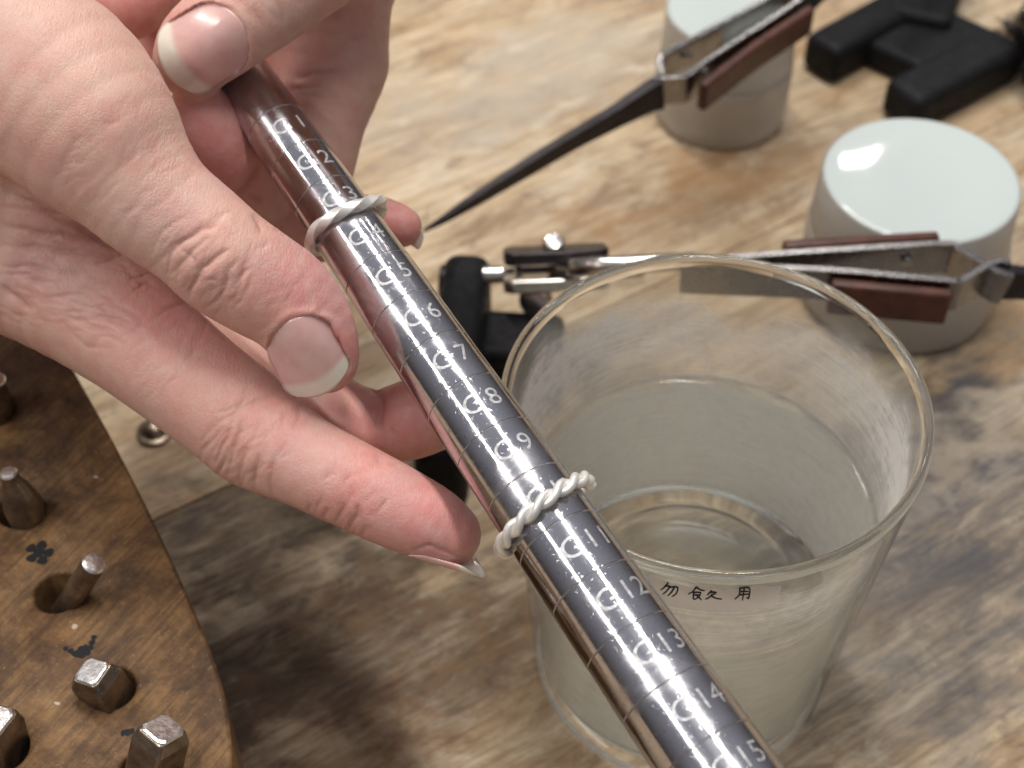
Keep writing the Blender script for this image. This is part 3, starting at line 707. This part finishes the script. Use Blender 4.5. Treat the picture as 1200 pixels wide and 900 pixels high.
# ------------------------------------------------------------------ beaker of water
GC = np.array([37.7, 189.7, 0.])
def g_out(z): return 32.3+(40.0-32.3)*(max(0, z)/88)**1.12
def build_beaker():
    wall = 1.7; out = [(0, .9), (24, .9), (28.5, .2), (30.6, .5), (31.7, 1.6)]+[(g_out(z), z) for z in np.linspace(3.5, 84.5, 28)]
    rim = [(39.95, 86.2), (40.1, 87.2), (39.95, 88.2), (39.35, 88.75), (38.6, 88.6), (38.05, 87.7), (38.0, 86.4)]
    inn = [(g_out(z)-wall, z) for z in np.linspace(84.2, 9.5, 26)]+[(29.6, 7.6), (28.2, 6.6), (26.4, 6.5), (25.0, 7.6), (23.6, 7.7), (22.4, 6.6), (20, 6.5), (13, 7.3), (6, 7.8), (0, 7.95)]
    o = mesh_obj('glass_beaker', *lathe(out+rim+inn, GC, 128, closed=False), M['glass'], origin=GC, angle=60); fix_normals(o)
    o.data.materials.append(M['thin'])
    for p_ in o.data.polygons:
        if .0045 < p_.center.z < .0855: p_.material_index = 1
    tag(o, 'clear round glass beaker half filled with water, white film inside, handwritten label', 'beaker')
    # dried film on the inner wall
    zs = np.linspace(8, 86, 66); n = 160; V = []; Fs = []; film = []; ring = []; veil = []
    for k, z in enumerate(zs):
        for i in range(n):
            a = 2*math.pi*i/n; r = g_out(z)-wall-.12; V.append((GC[0]+r*math.cos(a), GC[1]+r*math.sin(a), z))
            top = 78+3.2*math.sin(3*a+.6)+2.0*math.sin(7*a+2)+1.2*math.sin(13*a)
            f = 1/(1+math.exp((z-top)/1.3)); band = math.exp(-((z-72)/8)**2); low = .42
            film.append(f*(low+1.25*band*(.6+.4*math.sin(2*a+2.2)))+.06); ring.append((a/(2*math.pi)*2, z/88, 0)); veil.append(.55/(1+math.exp((z-54.5)/.8))+.10*f)
    for k in range(len(zs)-1):
        for i in range(n):
            j = (i+1) % n; Fs.append((k*n+i, k*n+j, (k+1)*n+j, (k+1)*n+i))
    f = mesh_obj('dried_film', V, Fs, M['residue'], o)
    a = f.data.attributes.new('film', 'FLOAT', 'POINT'); a.data.foreach_set('value', film)
    a = f.data.attributes.new('veil', 'FLOAT', 'POINT'); a.data.foreach_set('value', veil)
    a = f.data.attributes.new('ring', 'FLOAT_VECTOR', 'POINT'); a.data.foreach_set('vector', np.array(ring, np.float32).ravel())
    # paper tape with handwriting, wrapped on the outside
    def on_glass(px, py, lift):
        r = ray(px, py); lo, hi = 200., 300.
        for _ in range(50):                                   # first hit with the outer wall
            m = (lo+hi)/2; P = CP+r*m
            if math.hypot(P[0]-GC[0], P[1]-GC[1]) > g_out(P[2]): lo = m
            else: hi = m
        P = CP+r*lo; d = np.array([P[0]-GC[0], P[1]-GC[1]]); d = d/np.linalg.norm(d)*(g_out(P[2])+lift); return np.array([GC[0]+d[0], GC[1]+d[1], P[2]])
    A0 = on_glass(752, 672, 0); A1 = on_glass(915, 690, 0); a0 = math.atan2(A0[1]-GC[1], A0[0]-GC[0]); a1 = math.atan2(A1[1]-GC[1], A1[0]-GC[0])
    V = []; Fs = []; nn = 40
    for i in range(nn+1):
        t = i/nn; a = a0-.12+(a1-a0+.12)*t
        for z in (76.2+.8*t, 84.6+.2*math.sin(9*t)):
            r = g_out(z)+.09; V.append((GC[0]+r*math.cos(a), GC[1]+r*math.sin(a), z))
    for i in range(nn): Fs.append((2*i, 2*i+2, 2*i+3, 2*i+1))
    tape = mesh_obj('label_tape', V, Fs, M['label'], o)
    strokes = {  # pixels of the photograph
        'first': [[(783, 682), (779, 687), (775, 690)], [(779, 686), (785, 686), (781, 692), (777, 695)], [(785, 687), (794, 687), (793, 694), (788, 698)], [(790, 688), (787, 693), (783, 697)]],
        'second': [[(816, 687), (812, 692), (807, 695)], [(816, 687), (821, 690), (826, 691)], [(812, 693), (821, 693)], [(813, 693), (813, 701), (819, 699)], [(813, 696), (820, 696)], [(821, 693), (820, 698)], [(817, 697), (822, 702)], [(834, 691), (831, 694), (829, 696)], [(832, 693), (839, 693), (836, 696)], [(835, 695), (831, 699), (827, 701)], [(833, 697), (839, 700), (846, 701)]],
        'third': [[(867, 688), (866, 696), (861, 701)], [(867, 688), (878, 688), (877, 700), (875, 699)], [(867, 692), (877, 692)], [(866, 696), (877, 695)], [(872, 688), (870, 702)]]}
    for k, ss in strokes.items():
        V = []; Fs = []
        for st in ss:
            st = spline(st, 4); P = [on_glass(x, y, .2) for x, y in st]
            v, f = tube(P, np.linspace(.17, .12, len(P)), 6); off = len(V); V += list(v); Fs += [tuple(i+off for i in q) for q in f]
        mesh_obj('handwritten_character', V, Fs, M['ink'], o)
    # water
    wz = 56.; prof = [(0, 8.05), (6, 7.9), (13, 7.4), (20, 6.6), (22.4, 6.7), (23.6, 7.8), (25.0, 7.7), (26.4, 6.6), (28.2, 6.7), (29.6, 7.8)]+[(g_out(z)-wall+.25, z) for z in np.linspace(9.7, wz, 14)]+[(g_out(wz)-wall+.2, wz+1.0), (g_out(wz)-wall-.5, wz+.45), (g_out(wz)-wall-1.3, wz+.12), (g_out(wz)-wall-2.6, wz), (0, wz)]
    wt = mesh_obj('water', *lathe(prof, GC, 128, closed=False), M['water'], origin=GC+np.array([0, 0, 5.7]), angle=70); fix_normals(wt)
    wt.data.materials.append(M['clearside'])
    for p_ in wt.data.polygons:
        if abs(p_.normal.z) < .6 and p_.center.z*1000+5.7 < wz-.3: p_.material_index = 1
    tag(wt, 'still, slightly cloudy water inside the glass beaker', 'water')
build_beaker()

# ------------------------------------------------------------------ jars
def build_jar(px, py, zl, rad, label, lid=True):
    c = at_z(px, py, zl); c[2] = 0; s = rad/26.
    o = thing('jar', c, label, 'jar')
    hb = zl-16.5; rb = rad*1.055
    body = [(0, .6), (rb*.86, .6), (rb*.93, 0), (rb*.985, 1.6), (rb*1.0, 5), (rb*1.0, hb-2.2), (rb*.985, hb-.6), (rb*.95, hb)]
    inn = [(rb*.86, hb), (rb*.86, 7), (rb*.8, 5.5), (0, 5)]
    b = mesh_obj('jar_body', *lathe(body+inn, c, 72, closed=False), M['frost'], o, angle=50); fix_normals(b)
    b = mesh_obj('paste', *lathe([(0, 5.2), (rb*.78, 5.7), (rb*.84, 8), (rb*.84, hb-3), (0, hb-2.5)], c, 48, closed=False), M['cream'], o, angle=50); fix_normals(b)
    K = [(rad*.90, hb+.4), (rad*1.02, hb+.4), (rad*1.03, hb+1), (rad*1.0, zl-1.0), (rad*.985, zl-.45), (rad*.93, zl-.6), (rad*.93, zl-1.6)]
    k = mesh_obj('lid_skirt', *lathe(K, c, 96, closed=False), M['frost'], o, angle=50); fix_normals(k)
    l = mesh_obj('lid', *lathe([(rad*.92, zl-1.4), (rad*.978, zl-.42), (rad*.965, zl-.12), (rad*.93, zl), (rad*.5, zl+.02), (0, zl+.03)], c, 96, closed=False), M['lid'], o, angle=50); fix_normals(l)
    return o
build_jar(1080, 208, 40, 25.9, 'white lidded cosmetic jar behind the tweezers clamped by the beaker')
build_jar(858, 10, 38, 19.6, 'small white lidded jar behind the black-tipped tweezers')

# ------------------------------------------------------------------ cross-lock tweezers
def build_tweezers(label, arms, tip, hinge, grips, rivets, z):
    base = at_z(*hinge[0][:2], z); o = thing('tweezers', base, label, 'tweezers', None)
    Z = np.array([0, 0, 1.])
    for path, wd in arms:
        P = spline([at_z(x, y, zz)-Z*wd/2 for x, y, zz in path], 6)
        bevel(mesh_obj('arm', *sweep_bar(P, wd, 1.7, Z), M['armsteel'], o, angle=30), .25, 2)
    for path, wd, outw in grips:
        P = np.array([at_z(x, y, zz)-Z*(wd/2+.6) for x, y, zz in path]); T = unit(P[-1]-P[0]); nrm = unit(np.cross(T, Z))*outw
        bevel(mesh_obj('grip', *sweep_bar(P+nrm*2.5, wd-.4, 3.0, Z), M['grip'], o, angle=30), .9, 3)
    for x, y, zz, side in rivets:
        P = at_z(x, y, zz); dv = unit([side[0], side[1], 0]); V, Fs = lathe_axis([(1.2, -.5), (1.2, .5), (.8, .9), (.2, 1.05)], P, dv, 16)
        mesh_obj('rivet', V, Fs, M['steel'], o, angle=40)
    P = spline([at_z(x, y, zz) for x, y, zz, *_ in tip], 6); W_ = spline([[t[3], 0, 0] for t in tip], 6)[:, 0]; TH = spline([[t[4], 0, 0] for t in tip], 6)[:, 0]
    bevel(mesh_obj('blade', *sweep_bar(P, W_, TH, Z), M['darkmetal'], o, angle=30), .3, 2)
    return o
build_tweezers('cross-locking tweezers with red-brown grips and a long black tapered tip',
    arms=[([(985, -52, 46), (900, -3, 46), (840, 29, 46), (777, 62, 46)], 9.0), ([(775, 62, 46), (773, 72, 45.5), (776, 84, 45)], 8.5),
          ([(985, -46, 46), (932, 2, 46), (880, 36, 46), (828, 70, 46), (808, 86, 45.6), (790, 89, 45.3), (766, 90, 45)], 9.0)],
    tip=[(776, 108, 40.5, 9.5, 3.4), (762, 113, 40, 9.0, 3.6), (722, 136, 38, 6.6, 3.2), (670, 165, 36, 5.4, 2.8), (612, 200, 33, 4.6, 2.6), (560, 232, 31, 3.6, 2.2), (520, 257, 29, 2.0, 1.6), (496, 271, 28, .8, .8)],
    hinge=[(985, -50)], grips=[([(944, 0, 46), (880, 42, 46), (815, 91, 46)], 9.5, -1)], rivets=[(806, 66, 42, (.4, -1)), (905, 44, 40, (.5, -1)), (842, 92, 40, (.5, -1))], z=40)
build_tweezers('cross-locking tweezers with dark grips, in front of the larger white jar',
    arms=[([(800, 306, 46), (904, 297, 46), (1010, 290, 46), (1112, 284, 46), (1124, 290, 46), (1168, 316, 45.5), (1185, 322, 45)], 9.5),
          ([(800, 308, 46), (968, 315, 46), (1040, 321, 46), (1117, 328, 46), (1128, 327, 46), (1166, 306, 46), (1185, 306, 46)], 9.5)],
    tip=[(1166, 330, 40, 9.5, 3.2), (1200, 332, 39.5, 8.5, 3.2), (1260, 340, 38, 5.5, 2.6), (1330, 350, 36, 3.0, 2.0)],
    hinge=[(800, 307)], grips=[([(921, 290, 46), (1010, 284.5, 46), (1105, 279, 46)], 9.5, -1), ([(975, 318, 46), (1040, 324, 46), (1117, 331, 46)], 10.5, 1)], rivets=[(1063, 306, 42, (0, -1)), (1067, 353, 40, (0, -1))], z=40)

# ------------------------------------------------------------------ third-hand stands
def rounded_bar(o, name, p0, p1, wd, z0, z1, mat, rad=3.0):
    p0, p1 = np.asarray(p0, float)[:2], np.asarray(p1, float)[:2]; t = unit(p1-p0); n = np.array([-t[1], t[0]])
    poly = [p0-n*wd/2, p1-n*wd/2, p1+n*wd/2, p0+n*wd/2]
    return bevel(mesh_obj(name, *prism([tuple(p) for p in poly], z0, z1), mat, o, angle=40), rad, 4)
def build_stand_near():
    a, b = at_z(549, 292, 26), at_z(512, 528, 26)
    o = thing('third_hand_stand', (a[0], a[1], 0), 'black third-hand stand with silver clamp joint, partly behind the beaker', 'stand')
    rounded_bar(o, 'leg', a, b, 12.5, 0, 26, M['black'], 4.0)
    c0 = (a+b)/2; t = unit(b-a); nn = np.array([-t[1], t[0], 0]); nn = nn if nn[0] > 0 else -nn
    rounded_bar(o, 'crossbar', at_z(560, 385, 20), at_z(560, 385, 20)+nn*22, 17, 0, 20, M['black'], 3)
    q = at_z(520, 330, 20); mesh_obj('ribbed_nut', *lathe_axis([(4.2, -1), (4.6, -.6), (4.6, .6), (4.2, 1)], q, nn, 14), M['darkmetal'], o, angle=30)
    zc = 24; r0 = at_z(575, 322, zc); dv = unit(at_z(700, 318, zc)-r0)
    mesh_obj('rod', *lathe_axis([(2.4, -2), (2.4, 3), (1.7, 3.2), (1.7, 6), (2.9, 6.4), (2.9, 8), (2.0, 8.4), (2.0, 40)], r0, dv, 20), M['steel'], o, angle=35)
    for dy, zz, mt in ((298, 31, 'darkmetal'), (330, 27, 'steel')):
        P0 = at_z(590, dy+3, zz); P1 = at_z(712, dy-3, zz); d = unit(P1-P0)
        V, Fs = sweep_bar(np.array([P0, P0+d*2, P0+(P1-P0)*.5, P1-d*2, P1]), [6, 10, 10, 9.5, 6.5], 3.4, unit(np.cross(d, [0, 0, 1.])+np.array([0, 0, .6]))); bevel(mesh_obj('clamp_plate', V, Fs, M[mt], o, angle=30), .5, 2)
    s = at_z(649, 286, 33); mesh_obj('screw', *lathe_axis([(1.6, -12), (1.6, -1), (2.9, -.9), (2.9, .6), (2.2, 1.5), (.6, 1.8)], s, (0, -.25, 1), 20), M['steel'], o, angle=35)
    wq = at_z(628, 352, 24); mesh_obj('wing_nut', *lathe_axis([(2.2, -2), (4.2, -1.6), (4.6, 0), (4.2, 1.4), (2.8, 2.2), (1.0, 2.4)], wq, (-.55, -.75, .5), 24), M['steel'], o, angle=35)
    # arm reaching behind the beaker to the tweezers' hinge
    h0, h1 = at_z(690, 312, 38), at_z(815, 306, 41.5)
    mesh_obj('clamp_arm', *tube(spline([at_z(660, 316, 30), h0, (h0+h1)/2, h1], 6), 2.3, 12), M['steel'], o, angle=40)
def build_stand_far():
    a = at_z(1092, 8, 0); o = thing('third_hand_stand', a, 'black moulded third-hand stand with two thick rounded legs, beside the larger white jar', 'stand')
    z = 13.5
    rounded_bar(o, 'leg', at_z(962, 50, z), at_z(1075, -12, z), 15, 0, z, M['black'], 3.5)
    rounded_bar(o, 'leg', at_z(1058, 106, z), at_z(1185, 40, z), 16, 0, z, M['black'], 3.5)
    rounded_bar(o, 'crossbar', at_z(1022, 8, z-3), at_z(1140, 62, z-3), 34, 0, z-3, M['black'], 2.5)
    p = at_z(1105, -75, 20)
    rounded_bar(o, 'post_foot', at_z(1075, 20, z), p, 22, 0, z+1, M['black'], 3)
    mesh_obj('post', *lathe_axis([(6, -8), (6, 4), (4, 5), (4, 26), (3, 27)], p, (0, 0, 1), 20), M['black'], o, angle=35)
    mesh_obj('clamp_arm', *tube(spline([p+np.array([0, 0, 22]), at_z(1030, -60, 42), at_z(985, -50, 42)], 8), 2.4, 12), M['steel'], o, angle=40)
build_stand_near(); build_stand_far()

# ------------------------------------------------------------------ wire brush at the right edge
def build_brush():
    c = at_z(1225, 75, 11); o = thing('brush', (c[0], c[1], 0), 'dark bristle brush lying beside the black moulded stand', 'brush')
    d = unit([.35, -1, 0]); mesh_obj('core', *lathe_axis([(1.2, -24), (1.6, -20), (1.6, 20), (1.2, 24)], c, d, 12), M['steel'], o, angle=40)
    V = []; Fs = []; X = unit(np.cross(d, [0, 0, 1])); Y = np.cross(d, X)
    for i in range(1500):
        s = random.uniform(-20, 20); a = random.uniform(0, 2*math.pi); L = random.uniform(7.5, 10.5); rr = X*math.cos(a)+Y*math.sin(a); p = c+d*s
        q = p+rr*L+d*random.uniform(-1.2, 1.2); sd = unit(np.cross(rr, d))*.12; k = len(V)
        V += [p-sd, p+sd, q+sd*.6, q-sd*.6, p+d*.12, q+d*.1]; Fs += [(k, k+1, k+2, k+3), (k, k+4, k+5, k+3)]
    b = mesh_obj('bristles', V, Fs, M['darkmetal'], o, smooth=False); b['kind'] = 'stuff'
    mesh_obj('ferrule', *lathe_axis([(3, 0), (3.4, 1), (3.4, 9), (2.6, 10)], at_z(1203, 22, 14), (.5, .8, .2), 20), M['steel'], o, angle=40)
build_brush()

# ------------------------------------------------------------------ wooden block with punches
BZ = 55.
def build_block():
    edge = [(-60, 175), (90, 440), (138, 527), (180, 610), (216, 688), (240, 744), (255, 785), (265, 822), (270, 860), (272, 905), (270, 980)]
    P = [at_z(x, y, BZ)[:2] for x, y in edge]; P = [tuple(p) for p in spline([[*p, 0] for p in P], 3)[:, :2]]
    P += [(P[-1][0]-12, P[-1][1]-10), (-190, P[-1][1]-14), (-205, P[0][1]-20), (-170, P[0][1]+12)]
    o = mesh_obj('punch_block', *prism(P[::-1], 0, BZ), M['block'], smooth=True, angle=40); fix_normals(o)
    tag(o, 'dark scorched wooden block with drilled holes holding steel punches', 'block')
    # drilled holes
    holes = [(68, 694, 4.6), (24, 596, 4.6), (130, 806, 4.5), (172, 905, 5.0), (-8, 480, 4.6), (2, 876, 4.8)]
    V = []; Fs = []
    for x, y, r in holes:
        c = at_z(x, y, BZ); v, f = lathe_axis([(r, -38), (r, 0), (r, 6)], c, (0, 0, 1), 40); k = len(V); V += list(v); Fs += [tuple(i+k for i in q) for q in f]
    cut = mesh_obj('cutter', V, Fs, None); fix_normals(cut)
    m = o.modifiers.new('holes', 'BOOLEAN'); m.object = cut; m.operation = 'DIFFERENCE'; m.solver = 'EXACT'
    dg = bpy.context.evaluated_depsgraph_get(); dg.update(); me = bpy.data.meshes.new_from_object(o.evaluated_get(dg)); o.modifiers.clear(); o.data = me; bpy.data.objects.remove(cut)
    bevel(o, .7, 2, 50)
    # inked marks beside the holes: a five-petalled flower, a small horned mark, a dash
    def blob(cx, cy, pts, name):
        V = []; Fs = []
        for bx, by, r in pts:
            c = at_z(cx+bx, cy+by, BZ); k = len(V); n = 18; V.append((c[0], c[1], BZ+.07))
            for i in range(n):
                a = 2*math.pi*i/n; rr = r*(1+.10*math.sin(3*a+bx)); V.append((c[0]+rr*math.cos(a), c[1]+rr*math.sin(a), BZ+.05+.002*len(Fs)/n))
            Fs += [(k, k+1+i, k+1+(i+1) % n) for i in range(n)]
        mesh_obj(name, V, Fs, M['ink'], o, smooth=False)
    blob(46, 648, [(11*math.cos(a), 9.5*math.sin(a), 1.05) for a in [i*2*math.pi/5-1.3 for i in range(5)]]+[(0, 0, 1.1)], 'flower_mark')
    blob(97, 758, [(-20, 2, .5), (-14, 5, .6), (-8, 8, .8), (-2, 9, .9), (4, 6, .9), (9, 1, .6), (11, -5, .6), (13, -11, .55), (-2, 2, .6), (3, 0, .5)], 'horned_mark')
    blob(150, 858, [(0, 0, .7), (-5, 1, .6), (4, -1, .6)], 'dash_mark')
    V = []; Fs = []
    return o
build_block()
def punch(head, hole, zt, rt, rb, square, label, rot=0., depth=30):
    """head pixel at height zt, axis down to the hole pixel on the block top."""
    T = at_z(*head, zt); Bp = at_z(*hole, BZ); A = unit(Bp-T); L = np.linalg.norm(Bp-T)
    k = depth/max(-A[2], .3)*.5
    o = thing('punch', Bp+A*6, label, 'punch', None)
    if square:
        X = unit(np.cross(A, [math.sin(rot), math.cos(rot), .1])); Y = np.cross(A, X)
        def sec(s, h, c):
            ring = []
            for sx, sy in ((1, 1), (-1, 1), (-1, -1), (1, -1)):
                e = [(h-c, h), (h, h-c)] if sx*sy > 0 else [(h, h-c), (h-c, h)]
                for ex, ey in (e if (sx, sy) in ((1, 1), (-1, -1)) else e): ring.append(T+A*s+X*sx*ex+Y*sy*ey)
            ctr = T+A*s; ring.sort(key=lambda p: math.atan2((p-ctr)@Y, (p-ctr)@X)); return ring
        def loft(rings):
            V = [p for r_ in rings for p in r_]; n = len(rings[0]); Fs = [(k_*n+i, k_*n+(i+1) % n, (k_+1)*n+(i+1) % n, (k_+1)*n+i) for k_ in range(len(rings)-1) for i in range(n)]
            return V, Fs+[tuple(range(n))[::-1], tuple((len(rings)-1)*n+i for i in range(n))]
        body = mesh_obj('shank', *loft([sec(.25, rt, rt*.2), sec(2.6, rb, rb*.12), sec(L+k, rb, rb*.12)]), M['punch'], o, smooth=False); fix_normals(body); bevel(body, .3, 2)
        hd = mesh_obj('struck_face', *loft([sec(-.2, rt*.8, rt*.3), sec(0, rt*.94, rt*.3), sec(.6, rt*.97, rt*.3)]), M['bright'], o, smooth=False); fix_normals(hd); bevel(hd, .2, 2)
    else:
        b = mesh_obj('shank', *lathe_axis([(rt*1.0, .5), (rt*1.03, 2.6), ((rt+rb)/2*.98, 5), (rb, L*.75), (rb, L+k)], T, A, 32), M['punch'], o, angle=35); fix_normals(b)
        hd = mesh_obj('struck_face', *lathe_axis([(rt*.5, -.12), (rt*.85, 0), (rt*1.0, .4), (rt*1.0, .9)], T, A, 32), M['bright'], o, angle=30); fix_normals(hd)
punch((9, 553), (32, 603), 68, 1.75, 3.9, False, 'round steel punch with flared shank, beside the inked flower mark')
punch((111, 659), (84, 702), 67, 2.25, 2.4, False, 'thin round steel punch leaning in an oversized hole by the inked flower mark')
punch((107, 786), (124, 811), 62, 2.7, 3.6, True, 'stubby square steel punch right by the inked horned mark', R(24))
punch((191, 854), (178, 912), 66, 3.1, 3.7, True, 'square steel punch at the corner of the block, beside the inked dash', R(40))
punch((-6, 443), (-6, 484), 66, 2.2, 4.0, False, 'round steel punch standing below the pinching hand, farthest from the inked dash')
punch((-12, 842), (-4, 872), 62, 3.6, 4.2, True, 'dark square steel punch sunk low, next to the stubby square one', R(20))

# ------------------------------------------------------------------ small dome of metal on the table under the hand
def build_snap():
    c = at_z(179, 500, 3); c[2] = 0
    o = mesh_obj('metal_stud', *lathe_axis([(4.2, 0), (4.6, .6), (4.4, 1.4), (3.4, 1.7), (3.0, 2.6), (2.2, 3.4), (1.0, 3.8), (.1, 3.9)], c, (.05, 0, 1), 32), M['punch'], angle=35); fix_normals(o)
    tag(o, 'small shiny metal stud on the table beside the wooden block', 'stud')
build_snap()
